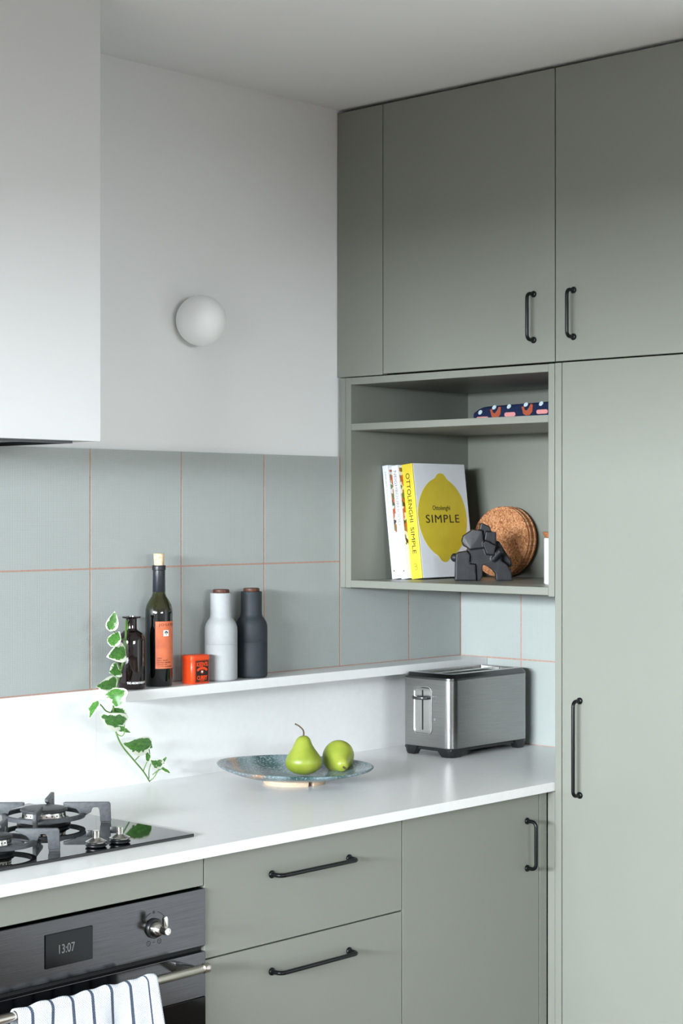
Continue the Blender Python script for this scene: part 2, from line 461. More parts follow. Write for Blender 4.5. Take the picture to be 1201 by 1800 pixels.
# ------------------------------------------------------------------ handles
def pull(name, parent, A, B, out, proj=.026, r=.0041):
    """bent bar pull: bosses at A and B on the door face, bar offset by out*proj"""
    A, B, out = Vector(A), Vector(B), Vector(out); ax = (B-A).normalized(); rb = .011
    pts = [A+out*.001, A+out*(proj-rb)]
    for i in range(1, 7): t = pi/2*i/6; pts.append(A+out*(proj-rb+rb*sin(t))+ax*(rb-rb*cos(t)))
    q = []
    for i in range(7): t = pi/2*i/6; q.append(B+out*(proj-rb+rb*cos(t))-ax*(rb-rb*sin(t)))
    b = tube(bmesh.new(), pts+q+[B+out*.001], r, 14)
    h = obj(name, b, 'black_handle', parent, auto=40)
    for P in (A, B):
        lathe_b = lathe([(0, 0), (.0068, 0), (.0074, .0012), (.0074, .003), (.0066, .0045), (.0045, .0055), (0, .0055)], 20, None, P, out)
        obj('boss', lathe_b.copy() if False else lathe_b, 'black_handle', h, auto=40, world=True)
    return h
XP = -.469          # face of the right-hand cabinets
YB = -.633          # face of the base cabinets
OUTX, OUTY = (-1, 0, 0), (0, -1, 0)

# ------------------------------------------------------------------ tall and wall cabinets on the right
def panel(parent, name, *a, mat='cabinet', bev=.0008): return obj(name, bx(*a, bev=bev, seg=1), mat, parent)
f1 = thing('filler_panel', 'narrow green filler panel between white wall and first overhead cupboard', 'panel', (XP, -.07, 1.829))
panel(f1, 'face', XP, -.4515, -.1412, YW-.0012, 1.8285, 2.4805)
uc = []
for i, (y0, y1, lab) in enumerate(((-.6535, -.1436, 'tall green overhead cupboard above the open bookshelf niche'), (-1.25, -.6562, 'green overhead cupboard above the tall pantry cupboard'))):
    c = thing('overhead_cupboard', lab, 'cupboard', (-.24, (y0+y1)/2, 1.83), group='overhead cupboards')
    obj('body', bx(-.449, .0085, y0+.001 if i else y0+.001, y1-.001, 1.8305, 2.472), 'cabinet_body', c)
    d = panel(c, 'door', XP, -.4505, y0, y1, 1.8305, 2.4805)
    yh = -.5968 if i == 0 else -.7056
    pull('handle', d, (XP, yh, 1.8817), (XP, yh, 1.9843), OUTX)
    uc.append(c)
tag(recenter(obj('shadow_scribe', bx(-.440, .008, -1.25, YW-.001, 2.4725, 2.4885), 'shadow_gap')), 'recessed scribe strip coloured as dark shadow between overhead cupboards and ceiling', 'trim')  # shade of the gap put into the strip's near-black colour

ns = thing('open_shelf', 'green open shelf niche with one middle shelf holding books', 'shelf', (-.24, -.33, 1.312))
panel(ns, 'filler_strip', XP, -.4505, -.0180, -.0006, 1.3115, 1.8265)
panel(ns, 'side_panel', XP, -.0152, -.0372, -.0190, 1.3115, 1.8265)
panel(ns, 'side_panel', XP, -.0152, -.6530, -.6361, 1.3095, 1.8265)
panel(ns, 'top_panel', XP, -.0152, -.6358, -.0375, 1.8090, 1.8262)
panel(ns, 'middle_shelf', XP, -.0152, -.6358, -.0375, 1.6970, 1.7135)
panel(ns, 'bottom_panel', XP, -.0152, -.6358, -.0375, 1.3125, 1.3300)
panel(ns, 'back_panel', -.0150, -.0015, -.6530, -.0190, 1.3125, 1.8262)

pt = thing('pantry_cupboard', 'full height pale green pantry cupboard with long black handle', 'cupboard', (-.24, -.95, 0))
panel(pt, 'end_panel', XP, .0085, -.6720, -.6545, 0, 1.8272)
panel(pt, 'front_strip', XP, -.4505, -.6540, -.6345, .06, .8785)
obj('body', bx(-.449, .0085, -1.25, -.6725, .05, 1.8272), 'cabinet_body', pt)
d = panel(pt, 'door', XP, -.4505, -1.25, -.6740, .05, 1.8272)
pull('handle', d, (XP, -.7223, .8779), (XP, -.7223, 1.0844), OUTX)

# ------------------------------------------------------------------ base cabinets
def base_unit(name, label, x0, x1):
    c = thing(name, label, 'cabinet', ((x0+x1)/2, -.31, 0))
    obj('body', bx(x0+.001, x1-.001, -.6145, -.012, .1, .8785), 'cabinet_body', c)
    obj('plinth', bx(x0+.001, x1-.001, -.58, -.56, 0, .1), 'cabinet_body', c)
    return c
dc = base_unit('drawer_cabinet', 'green base cabinet with stacked drawers between oven and door cabinet', -1.4965, -.9582)
for z0, z1 in ((.6932, .8765), (.3990, .6905), (.105, .3963)):
    d = panel(dc, 'drawer_front', -1.4965, -.9582, YB, -.6150, z0, z1)
    zh = {.6932: .8210, .3990: .6394, .105: .345}[z0]
    pull('handle', d, (-1.3278, YB, zh), (-1.1157, YB, zh), OUTY)
bc = base_unit('base_cabinet', 'green base cabinet with one door under the toaster', -.9560, -.4700)
d = panel(bc, 'door', -.9560, -.4995, YB, -.6150, .105, .8765)
pull('handle', d, (-.5437, YB, .7173), (-.5437, YB, .8207), OUTY)
panel(bc, 'filler_strip', -.4972, -.4700, YB, -.6150, .105, .8765)
oh = base_unit('oven_cabinet', 'green cabinet strip framing the built-in oven under the hob', -2.1, -1.4988)
for o in list(oh.children):
    if o.name.startswith('body'): bpy.data.objects.remove(o)
panel(oh, 'front_strip', -2.1, -1.4988, YB, -.6150, .8262, .8765)
obj('side_panel', bx(-1.5032, -1.4992, -.614, -.012, .1, .8785), 'cabinet_body', oh)
lc = base_unit('base_cabinet', 'green base cabinet with one door left of the oven', -2.72, -2.1015)
d = panel(lc, 'door', -2.72, -2.1015, YB, -.6150, .105, .8765)
pull('handle', d, (-2.16, YB, .7173), (-2.16, YB, .8207), OUTY)

# ------------------------------------------------------------------ oven
YO = -.6385
ov = thing('built_in_oven', 'stainless steel built-in oven with clock display and towel rail handle', 'oven', (-1.8, -.35, .105))
obj('body', bx(-2.094, -1.505, -.612, -.05, .105, .820), 'black_matte', ov)
cp = obj('control_panel', bx(-2.0975, -1.4990, YO, -.6130, .7195, .8222, bev=.0012), 'steel_oven', ov)
obj('vent_gap', bx(-2.096, -1.5005, -.626, -.6125, .7095, .7193), 'black_matte', ov)
scr = obj('display', bx(-1.8565, -1.7575, YO-.0022, YO+.002, .7435, .7995, bev=.0006), 'screen', cp)
obj('digits', text('13:07', .0215, (-1.8290, YO-.0022, .7645), (1, 0, 0), (0, 0, 1), width=.033), 'screen_digits', scr)
K = Vector((-1.6205, YO, .7711))
kn = obj('knob', lathe([(0, -.001), (.0175, -.001), (.0175, .004), (.0165, .0055), (0, .0055)], 36, None, K, OUTY), 'black_plastic', ov, auto=35)
obj('knob_body', lathe([(0, .0055), (.0145, .0055), (.0145, .010), (.0075, .022), (.0068, .0225), (.0068, .037), (.006, .038), (.0046, .038), (.0044, .0372), (0, .0372)], 36, None, K, OUTY), 'chrome', kn, auto=35)
obj('knob_lever', prism(rrect(-.0042, .0042, .004, .0255, .0038), K+Vector((0, -.0265, 0)), (1, 0, 0), (0, 0, 1), .006, bev=.0006), 'chrome', kn, auto=35)
def arc_strip(cx, cz, r, a0, a1, w, y, n=14):
    pts = [(cx+(r+w/2)*cos(a0+(a1-a0)*i/n), cz+(r+w/2)*sin(a0+(a1-a0)*i/n)) for i in range(n+1)]
    pts += [(cx+(r-w/2)*cos(a1+(a0-a1)*i/n), cz+(r-w/2)*sin(a1+(a0-a1)*i/n)) for i in range(n+1)]
    return prism(pts, (0, y, 0), (1, 0, 0), (0, 0, 1), .0003)
def dial_mark(b): obj('dial_mark', b, 'ink_black', cp)
for a0, a1 in ((radians(105), radians(140)), (radians(40), radians(75))): dial_mark(arc_strip(K.x, K.z, .0285, a0, a1, .0009, YO))
dial_mark(arc_strip(K.x, K.z+.028, .0018, 0, 2*pi, .0014, YO))
for sx in (-1, 1):
    dial_mark(arc_strip(K.x+sx*.0125, K.z-.0245, .0042, radians(100 if sx > 0 else 0), radians(440 if sx > 0 else 360), .0009, YO))
    dial_mark(bx(K.x+sx*.0125-.0004, K.x+sx*.0125+.0004, YO-.0003, YO, K.z-.0262, K.z-.0228))
    a_ = radians(90+sx*52); c_ = (K.x+.0285*cos(a_), K.z+.0285*sin(a_))
    dial_mark(prism([(c_[0]-.0012, c_[1]-.0018), (c_[0]+.0012, c_[1]-.0018), (c_[0]-sx*.0006, c_[1]+.0022)], (0, YO, 0), (1, 0, 0), (0, 0, 1), .0003))
dial_mark(bx(K.x-.0035, K.x+.0025, YO-.0003, YO, K.z-.0249, K.z-.0241))
dr = obj('door', bx(-2.0975, -1.4985, YO, -.6130, .6287, .7092, bev=.0012), 'steel_oven', ov)
obj('door_glass', bx(-2.0975, -1.4985, YO-.0005, -.6130, .112, .6282, bev=.001), 'oven_glass', dr)
ZH, YH = .6972, YO-.0535
hb = obj('handle', lathe([(0, 0), (.0072, 0), (.008, .0008), (.008, .5155), (.0072, .5165), (0, .5165)], 24, None, (-2.0578, YH, ZH), (1, 0, 0)), 'steel_bar', dr, auto=40)
for x0 in (-1.5538, -2.0598):
    obj('end_cap', lathe([(0, 0), (.0086, 0), (.0088, .0006), (.0088, .0118), (.0080, .013), (0, .013)], 24, None, (x0, YH, ZH), (1, 0, 0)), 'steel_bar', hb, auto=40)
for xb in (-1.577, -2.026):
    b = bmesh.new(); prism([(0, .004), (.0535, .004), (.0535, -.004), (.012, -.014), (0, -.014)], (xb+.007, YO, ZH), (0, -1, 0), (0, 0, 1), -.012, b, bev=.001)
    obj('bracket', b, 'steel_plain', hb, auto=40)

# towel folded over the rail
def towel():
    xr, xl = -1.667, -1.957
    nx, path = 84, []
    R = .0108
    for i in range(26): path.append((YH+R+.004*(1-i/26)*0, ZH-.285+.285*i/26, 'b'))
    for i in range(15): t = pi*i/14; path.append((YH+R*cos(t), ZH+R*sin(t), 't'))
    for i in range(1, 34): path.append((YH-R, ZH-.34*i/33, 'f'))
    b = bmesh.new(); uvl = b.loops.layers.uv.new('UVMap'); grid = []
    L = 0; last = None
    for j, (y, z, k) in enumerate(path):
        if last: L += sqrt((y-last[0])**2+(z-last[1])**2)
        last = (y, z); row = []
        drop = max(0, ZH-z)
        for i in range(nx+1):
            s = i/nx; x = xr+(xl-xr)*s
            if k == 'f':
                off = -(.006*sin(s*13+1.0)+.004*sin(s*29+2))*min(1, drop/.10) - .010*min(1, drop/.2)
                xx = x + (.030*drop/.3)*(1-s) - .010*drop/.3*s
            elif k == 'b': off = (.004*sin(s*11)+.002)*min(1, drop/.12); off = min(off, .028); xx = x
            else: off = 0; xx = x
            lift = .0012*sin(s*40)+.0012*sin(s*17+1)
            row.append((b.verts.new((xx, y+off, z+(lift if k == 't' else lift*max(0, 1-drop/.03)))), (s*(xr-xl), L)))
        grid.append(row)
    for p, q in zip(grid, grid[1:]):
        for i in range(nx):
            f = b.faces.new((p[i][0], p[i+1][0], q[i+1][0], q[i][0]))
            for lp, c in zip(f.loops, (p[i][1], p[i+1][1], q[i+1][1], q[i][1])): lp[uvl].uv = c
    o = obj('tea_towel', b, 'towel', smooth=True)
    md = o.modifiers.new('thickness', 'SOLIDIFY'); md.thickness = .0026; md.offset = 0
    recenter(o)
    return tag(o, 'white tea towel with navy stripes draped over the oven handle', 'towel')
towel()

# ------------------------------------------------------------------ gas hob
ZG = .9055
hob = thing('gas_hob', 'black glass gas hob with cast iron pan supports set in the worktop', 'hob', (-1.8, -.31, .8996))
obj('glass_plate', bx(-2.14, -1.4586, -.5640, -.064, .8998, ZG, bev=.0008, seg=1), 'hob_glass', hob)
def burner(cx, cy, cap_r, ring_r, arm_r, arm_in):
    bs = obj('burner', lathe([(0, ZG), (cap_r*1.12, ZG), (cap_r*1.16, ZG+.003), (cap_r*1.05, ZG+.005), (cap_r*1.05, ZG+.0085), (cap_r*1.1, ZG+.010), (cap_r*.96, ZG+.012), (cap_r*.92, ZG+.014), (0, ZG+.014)], 48, None, (cx, cy, 0)), 'black_plastic', hob, auto=30)
    cr = lathe([(0, ZG+.014), (cap_r*.95, ZG+.014), (cap_r*.88, ZG+.0225), (cap_r*.88, ZG+.0235), (0, ZG+.0235)], 48, None, (cx, cy, 0))
    cr = obj('burner_crown', cr, 'chrome', bs, auto=30)
    pb = bmesh.new(); nh = 24
    for i in range(nh):
        a_ = 2*pi*i/nh; d_ = Vector((cos(a_), sin(a_), 0))
        lathe([(0, 0), (.0013, 0), (.0013, .0008), (0, .0008)], 8, pb, Vector((cx, cy, ZG+.0185))+d_*(cap_r*.905), d_)
    obj('flame_port', pb, 'black_matte', bs)
    obj('burner_cap', lathe([(0, ZG+.0236), (cap_r*.96, ZG+.0236), (cap_r, ZG+.0255), (cap_r, ZG+.0275), (cap_r*.95, ZG+.0297), (cap_r*.8, ZG+.0310), (0, ZG+.0318)], 56, None, (cx, cy, 0)), 'burner_cap', bs, auto=50)
    ps = obj('pan_support', lathe([(ring_r, ZG+.0125), (ring_r, ZG+.0195), (ring_r-.0015, ZG+.0205), (ring_r-.0065, ZG+.0205), (ring_r-.008, ZG+.0195), (ring_r-.008, ZG+.0125), (ring_r, ZG+.0125)], 72, None, (cx, cy, 0)), 'cast_iron', hob, auto=40)
    for k in range(4):
        a_ = radians(-45+90*k); d_ = Vector((cos(a_), sin(a_), 0)); n_ = Vector((-sin(a_), cos(a_), 0))
        lg = arm_r-.019; o_ = arm_r
        pts = [(arm_in, .0395), (arm_in+.003, .0405), (o_-.003, .0405), (o_, .0375), (o_+.0015, .004), (lg, .004), (lg-.0008, .0265), (lg-.004, .0315), (lg-.013, .0315), (lg-.0165, .028), (lg-.0175, .0215), (ring_r-.004, .0130), (ring_r-.010, .0135), (ring_r-.012, .024), (ring_r-.017, .0290), (arm_in+.006, .0330), (arm_in, .0345)]
        O = Vector((cx, cy, ZG))+n_*(.0035)
        obj('arm', prism(pts, O, d_, (0, 0, 1), .007, bev=.0008), 'cast_iron', ps, auto=30)
        obj('foot', prism([(lg+.001, .0002), (o_+.001, .0002), (o_+.001, .0042), (lg+.001, .0042)], Vector((cx, cy, ZG))+n_*(.004), d_, (0, 0, 1), .008), 'black_plastic', ps)
burner(-1.583, -.276, .0445, .0785, .126, .037)
burner(-1.8115, -.4405, .0285, .0700, .110, .034)
for kx, ky in ((-1.6629, -.5320), (-1.6101, -.5335)):
    kb = obj('knob', lathe([(0, ZG), (.0150, ZG), (.0190, ZG+.0022), (.0192, ZG+.0045), (.0160, ZG+.0062), (.0155, ZG+.0075), (.0175, ZG+.0085), (0, ZG+.0088)], 32, None, (kx, ky, 0)), 'black_plastic', hob, auto=30)
    obj('knob_body', lathe([(0, ZG+.0085), (.0186, ZG+.0085), (.0188, ZG+.0098), (.0075, ZG+.0155), (.0066, ZG+.0160), (.0066, ZG+.0285), (.0058, ZG+.0290), (0, ZG+.0290)], 32, None, (kx, ky, 0)), 'chrome', kb, auto=30)
    d_ = Vector((-.70, .71, 0)).normalized()
    obj('knob_lever', prism(rrect(.004, .0175, .0175, .0290, .0025), Vector((kx, ky, ZG))+Vector((-d_.y, d_.x, 0))*.0025, d_, (0, 0, 1), .005, bev=.0005), 'black_plastic', kb, auto=30)

# ------------------------------------------------------------------ range hood
hd = thing('range_hood', 'tall white boxed range hood hanging from the ceiling over the hob', 'range hood', (-1.8, -.16, 1.633))
b = bmesh.new()
H0, H1 = 1.6330, CEIL-.0005
hx0, hx1, hy0, hy1 = -2.30, -1.4978, -.3400, YW-.0006
box(b, hx0, hx1, hy0, hy0+.018, H0, H1); box(b, hx0, hx1, hy1-.018, hy1, H0, H1)
box(b, hx0, hx0+.018, hy0+.018, hy1-.018, H0, H1); box(b, hx1-.018, hx1, hy0+.018, hy1-.018, H0, H1)
obj('casing', b, 'hood_white', hd)
b = bmesh.new()
for (p, q, r, s) in ((hx0+.018, hx1-.018, hy0+.018, -.302), (hx0+.018, hx1-.018, -.062, hy1-.018), (hx0+.018, -2.24, -.302, -.062), (-1.535, hx1-.018, -.302, -.062)): box(b, p, q, r, s, H0+.001, H0+.016)
obj('underside', b, 'hood_white', hd)
b = bmesh.new()
for (p, q, r, s) in ((-2.24, -1.535, -.302, -.296), (-2.24, -1.535, -.068, -.062), (-2.24, -2.234, -.296, -.068), (-1.541, -1.535, -.296, -.068)): box(b, p, q, r, s, H0-.004, H0+.012)
obj('filter_rim', b, 'steel_dark', hd)
for i in range(3):
    x0 = -2.232+.2306*i; obj('filter', bx(x0, x0+.2292, -.295, -.069, H0+.003, H0+.010), 'filter_mesh', hd)

# ------------------------------------------------------------------ wall lamp
L0 = onY(353.7, 563.4, YW-.046); LC = Vector((L0.x, YW, L0.z))
lp = thing('wall_lamp', 'small white globe lamp fixed to the white wall', 'lamp', LC)
obj('base', lathe([(0, 0), (.036, 0), (.0375, .002), (.0375, .012), (.035, .0145), (0, .0145)], 40, None, LC+Vector((0, -.0006, 0)), OUTY), 'white_glass', lp, auto=40)
R = .0568; pr = []
for i in range(29):
    t = -1.0+(pi/2+1.0)*i/28
    pr.append((max(0, R*cos(t)) if i < 28 else 0, .046+.0142*0+R*sin(t)))
pr = [(0, pr[0][1])]+[p for p in pr]
pr = [(r, max(z, .0005)) for r, z in pr]
obj('globe', lathe([(r, z) for r, z in pr], 56, None, LC, OUTY), 'white_glass', lp, auto=50)

# ------------------------------------------------------------------ things on the ledge
ZL = 1.1168
def base_at(u, v, y): p = onY(u, v, y); return Vector((p.x, p.y, ZL))
P = base_at(231, 1205, -.050)
ab = thing('apothecary_bottle', 'dark amber glass apothecary bottle with flared lip holding the vine', 'bottle', P)
obj('glass', lathe([(0, 0), (.0275, 0), (.029, .002), (.029, .104), (.0275, .112), (.0235, .119), (.016, .1245), (.0125, .127), (.0118, .131), (.0118, .1505), (.0195, .1525), (.0200, .1545), (.0190, .1558), (.0100, .1558), (.0095, .150), (.0095, .1300), (0, .1290)], 48, None, P), 'amber_glass', ab, auto=50)
obj('lettering', text('THE AROMATHERAPY CO.', .0062, (0, 0, 0), (1, 0, 0), (0, 0, 1), thick=.0002, width=.056, wrap=(P.x, P.y, .0291, radians(223-12), P.z+.0125), bold=.0002), 'ink_white', ab)
P = base_at(279.5, 1200, -.047)
wb = thing('wine_bottle', 'slim dark wine bottle with orange label and cork in its neck', 'bottle', P)
gl = lathe([(0, .004), (.020, 0), (.0275, .0005), (.0298, .003), (.0298, .158), (.0292, .168), (.0268, .178), (.0215, .188), (.0165, .1955), (.0140, .203), (.0132, .212), (.0128, .2165), (0, .2165)], 48, None, P)
obj('glass', gl, 'wine_glass', wb, auto=50)
obj('capsule', lathe([(.0133, .205), (.0140, .206), (.0134, .2515), (.0134, .2530), (.0148, .2540), (.0150, .2575), (.0150, .2625), (.0142, .2640), (.0100, .2640), (.0095, .2600), (0, .2600)], 40, None, P), 'capsule', wb, auto=50)
obj('cork_stopper', lathe([(0, .2605), (.0098, .2605), (.0108, .268), (.0120, .2885), (.0112, .2900), (0, .2900)], 32, None, P), 'cork_pale', wb, auto=50)
def curved_label(cx, cy, R, a0, a1, z0, z1, t=.0003, n=24):
    b = bmesh.new(); rows = []
    for i in range(n+1):
        a_ = a0+(a1-a0)*i/n
        rows.append([b.verts.new((cx+r*cos(a_), cy+r*sin(a_), z)) for r, z in ((R, z0), (R+t, z0), (R+t, z1), (R, z1))])
    for p, q in zip(rows, rows[1:]):
        for k in range(4): b.faces.new((p[k], p[(k+1) % 4], q[(k+1) % 4], q[k]))
    b.faces.new(rows[0][::-1]); b.faces.new(rows[-1]); return b
A0 = radians(223-9)
lb = obj('label', curved_label(P.x, P.y, .0299, A0, A0+radians(165), P.z+.040, P.z+.1425), 'label_orange', wb, auto=40)
W = lambda deg, z: (P.x, P.y, .0303, A0+radians(deg), P.z+z)
obj('lettering', text('JOSEPH', .0080, (0, 0, 0), (1, 0, 0), (0, 0, 1), thick=.0002, width=.040, wrap=W(14, .1325), space=1.3), 'ink_brown', lb)
b = bmesh.new()
for k, (s, z) in enumerate((('2004', .0615), ('FIRST RUN', .0565), ('EXTRA VIRGIN', .0520), ('OLIVE OIL', .0475), ('SOUTH AUSTRALIA', .0430))):
    merge(b, text(s, .0038, (0, 0, 0), (1, 0, 0), (0, 0, 1), thick=.0002, width=.0026*len(s), wrap=W(8, z)))
obj('lettering', b, 'ink_brown', lb)
sq = obj('crest', curved_label(P.x, P.y, .0303, A0+radians(34), A0+radians(58), P.z+.1105, P.z+.1235), 'ink_white', lb)
b = bmesh.new(); ca = A0+radians(46); O = Vector((P.x+.0307*cos(ca), P.y+.0307*sin(ca), P.z+.117))
for i in range(7):
    t = pi*i/6; c_ = O+Vector((-sin(ca), cos(ca), 0))*(.0030*cos(t))+Vector((0, 0, .0006+.0030*sin(t)))
    lathe([(0, 0), (.0012, 0), (.0012, .0003), (0, .0003)], 8, b, c_, (cos(ca), sin(ca), 0))
box(b, O.x-.0004, O.x+.0004, O.y-.0004, O.y+.0004, O.z-.0045, O.z+.002)
obj('crest_tree', b, 'capsule', sq)

# tin
tx0, tx1, ty0, ty1 = -1.0262, -.9718, -.0765, -.0400
tn = thing('curry_tin', 'small orange curry powder tin with black label beside the wine bottle', 'tin', ((tx0+tx1)/2, (ty0+ty1)/2, ZL))
def ring(x0, x1, y0, y1, r, z): return [(x, y, z) for x, y in rrect(x0, x1, y0, y1, r)]
obj('body', loft([ring(tx0+.001, tx1-.001, ty0+.001, ty1-.001, .006, ZL), ring(tx0, tx1, ty0, ty1, .007, ZL+.0015), ring(tx0, tx1, ty0, ty1, .007, ZL+.0545), ring(tx0+.001, tx1-.001, ty0+.001, ty1-.001, .006, ZL+.056)]), 'tin_orange', tn, auto=35)
e = .0012
obj('lid', loft([ring(tx0-e, tx1+e, ty0-e, ty1+e, .008, ZL+.0535), ring(tx0-e, tx1+e, ty0-e, ty1+e, .008, ZL+.0610), ring(tx0+.0005, tx1-.0005, ty0+.0005, ty1-.0005, .007, ZL+.0625), ring(tx0+.002, tx1-.002, ty0+.002, ty1-.002, .006, ZL+.0622), ring(tx0+.003, tx1-.003, ty0+.003, ty1-.003, .005, ZL+.0635)]), 'tin_orange', tn, auto=35)
lb = obj('label', prism(rrect(tx0+.0100, tx1-.0045, ZL+.003, ZL+.0515, .001, 2), (0, ty0, 0), (1, 0, 0), (0, 0, 1), .0003), 'label_black', tn)
lc_ = (tx0+.0100+tx1-.0045)/2
b = bmesh.new()
merge(b, text("KEEN'S", .0125, (lc_, ty0-.0003, ZL+.0385), (1, 0, 0), (0, 0, 1), width=.0330, align='CENTER', bold=.0005))
merge(b, text("CURRY", .0130, (lc_, ty0-.0003, ZL+.0085), (1, 0, 0), (0, 0, 1), width=.0300, align='CENTER', bold=.0005))
merge(b, text("POWDER", .0034, (lc_, ty0-.0003, ZL+.0050), (1, 0, 0), (0, 0, 1), width=.0130, align='CENTER'))
merge(b, arc_strip(lc_, ZL+.0130, .0215, radians(48), radians(132), .0055, ty0-.0003))
merge(b, arc_strip(lc_, ZL+.0262, .0042, 0, 2*pi, .0009, ty0-.0003))
for (p, q, r, s) in ((.0112, .0116, .0042, .0503), (.0552-.0062, .0552-.0058, .0042, .0503)): box(b, tx0+p, tx0+q, ty0-.0006, ty0-.0002, ZL+r, ZL+s)
box(b, tx0+.0112, tx1-.0058, ty0-.0006, ty0-.0002, ZL+.0042, ZL+.0046); box(b, tx0+.0112, tx1-.0058, ty0-.0006, ty0-.0002, ZL+.0499, ZL+.0503)
obj('lettering', b, 'tin_orange', lb)
obj('seal', lathe([(0, 0), (.0024, 0), (.0024, .0003), (0, .0003)], 16, None, (lc_, ty0-.0003, ZL+.0262), OUTY), 'ink_white', lb)

# mills
for u, mt, lab in ((388.7, 'mill_white', 'white bottle-shaped grinder with walnut cap'), (442.0, 'mill_dark', 'charcoal bottle-shaped grinder with walnut cap')):
    P = base_at(u, 1190, -.045)
    t = thing('pepper_mill', lab + (' beside the curry tin' if mt == 'mill_white' else ' at the right of the row'), 'grinder', P, group='bottle grinders')
    obj('lower_body', lathe([(0, 0), (.033, 0), (.0355, .0015), (.0372, .006), (.0372, .0811), (.0370, .0814), (0, .0814)], 56, None, P), mt, t, auto=40)
    obj('upper_body', lathe([(0, .0815), (.0370, .0815), (.0372, .0818), (.0372, .112), (.0366, .120), (.0345, .1275), (.0305, .1345), (.0262, .1400), (.0247, .1450), (.0243, .152), (.0243, .1960), (.0236, .1972), (0, .1972)], 56, None, P), mt, t, auto=40)
    obj('cap', lathe([(0, .1972), (.0185, .1972), (.0190, .1980), (.0188, .2040), (.0170, .2055), (.0080, .2048), (0, .2046)], 40, None, P), 'walnut', t, auto=40)

# ------------------------------------------------------------------ vine
def leaf_mesh(seed):
    rnd = random.Random(seed); b = bmesh.new(); lay = b.verts.layers.float.new('edge'); n, m = 12, 8; rows = []
    curl = rnd.uniform(.10, .22); fold = rnd.uniform(.12, .28); asym = rnd.uniform(-.06, .06)
    for i in range(n+1):
        s = i/n
        wdt = (sin(pi*min(1, s**.62)))**.85 * (1-.15*s) if 0 < s < 1 else 0.0
        wdt = max(wdt, .02)
        row = []
        for j in range(m+1):
            t = -1+2*j/m
            x = t*wdt*.5*(1+asym*t)
            y = s - (.09*(abs(t)**1.5)*(1-s)**3)
            z = fold*abs(x) - curl*(s-.4)**2 + .015*sin(7*s+3*t+seed)
            v = b.verts.new((x, y, z)); v[lay] = max(abs(t)**1.3, (abs(s-.45)*2)**4*.8); row.append(v)
        rows.append(row)
    for p, q in zip(rows, rows[1:]):
        for j in range(m): b.faces.new((p[j], p[j+1], q[j+1], q[j]))
    me = bpy.data.meshes.new('leaf'); b.to_mesh(me); b.free(); me.materials.append(M('leaf'))
    me.polygons.foreach_set('use_smooth', [True]*len(me.polygons)); return me
LEAF = [leaf_mesh(k) for k in range(5)]
stem_px = [(223, 1100, -.050), (222, 1091, -.062), (221.5, 1100, -.082), (221, 1120, -.088), (219, 1150, -.090), (212, 1180, -.092), (205, 1205, -.100), (201, 1224, -.108), (199.5, 1243, -.104), (200, 1268, -.096), (206, 1293, -.086), (216, 1313, -.075), (236, 1337, -.058), (252, 1356, -.040), (263, 1373.5, -.022)]
S3 = [onY(*p) for p in stem_px]
S3[0] = onY(225, 1150, -.050); S3.insert(1, onY(224, 1105, -.050))
S3[-1].z = max(S3[-1].z, .9016)
vine = thing('trailing_vine', 'variegated green and white vine trailing from the amber bottle to the worktop', 'plant', onY(263, 1374, -.022))
sbm = bmesh.new(); path = smooth_path(S3, 7)
tube(sbm, path, [.0026-.0010*i/len(path) for i in range(len(path))], 8)
def twig(pts, r=.0011): tube(sbm, smooth_path([onY(*p) for p in pts], 5), r, 6)
twig([(219, 1122, -.090), (211, 1124, -.096), (202, 1112, -.100), (195, 1104, -.104)])
twig([(220, 1124, -.090), (214, 1124, -.098), (209, 1121, -.104)])
twig([(216, 1148, -.092), (220, 1144, -.100), (218, 1143, -.106)])
twig([(212, 1175, -.092), (206, 1165, -.098), (202, 1158, -.1)], .0014)
twig([(214, 1179, -.093), (210, 1180, -.1), (209, 1177, -.104)])
twig([(205, 1204, -.101), (203, 1194, -.104), (200, 1186, -.106)], .0014)
twig([(200, 1240, -.106), (203, 1228, -.110), (203, 1218, -.118)])
twig([(200, 1254, -.100), (187, 1250, -.104), (178, 1240, -.108), (170, 1234, -.112)], .0014)
twig([(203, 1288, -.088), (214, 1294, -.090), (220, 1284, -.096), (219, 1275, -.1)])
twig([(238, 1336, -.056), (248, 1325, -.058), (254, 1315, -.062), (258, 1311, -.066)])
twig([(252, 1356, -.040), (257, 1342, -.044), (263, 1330, -.05), (262, 1316, -.055)])
twig([(263, 1373.2, -.022), (271, 1366, -.03), (279, 1352, -.04), (284, 1343, -.046), (289, 1336, -.05)], .0013)
twig([(262, 1368, -.026), (262, 1355, -.034), (265, 1343, -.04), (268, 1336, -.046)])
twig([(268, 1362, -.03), (277, 1355, -.036), (287, 1350, -.044)])
obj('stem', sbm, 'plant_stem', vine, smooth=True)
def leaf(bu, bv, tu, tv, wpx, y0, y1, roll, k):
    A = onY(bu, bv, y0); B = onY(tu, tv, y1); ln = (B-A).length
    wm = wpx*((A-CAM).dot(FW))/F_PX
    ey = (B-A).normalized(); view = (CAM-A).normalized()
    ez = (view-ey*view.dot(ey)).normalized(); ex = ey.cross(ez)
    R_ = Matrix((ex, ey, ez)).transposed().to_4x4() @ Matrix.Rotation(radians(roll), 4, 'Y')
    o = bpy.data.objects.new('leaf', LEAF[k % 5]); COL.objects.link(o)
    o.parent = vine
    mt = Matrix.Translation(A-vine.location) @ R_ @ Matrix.Diagonal((wm/.80, ln*1.04, min(wm, ln)*1.1, 1))
    o.matrix_basis = mt
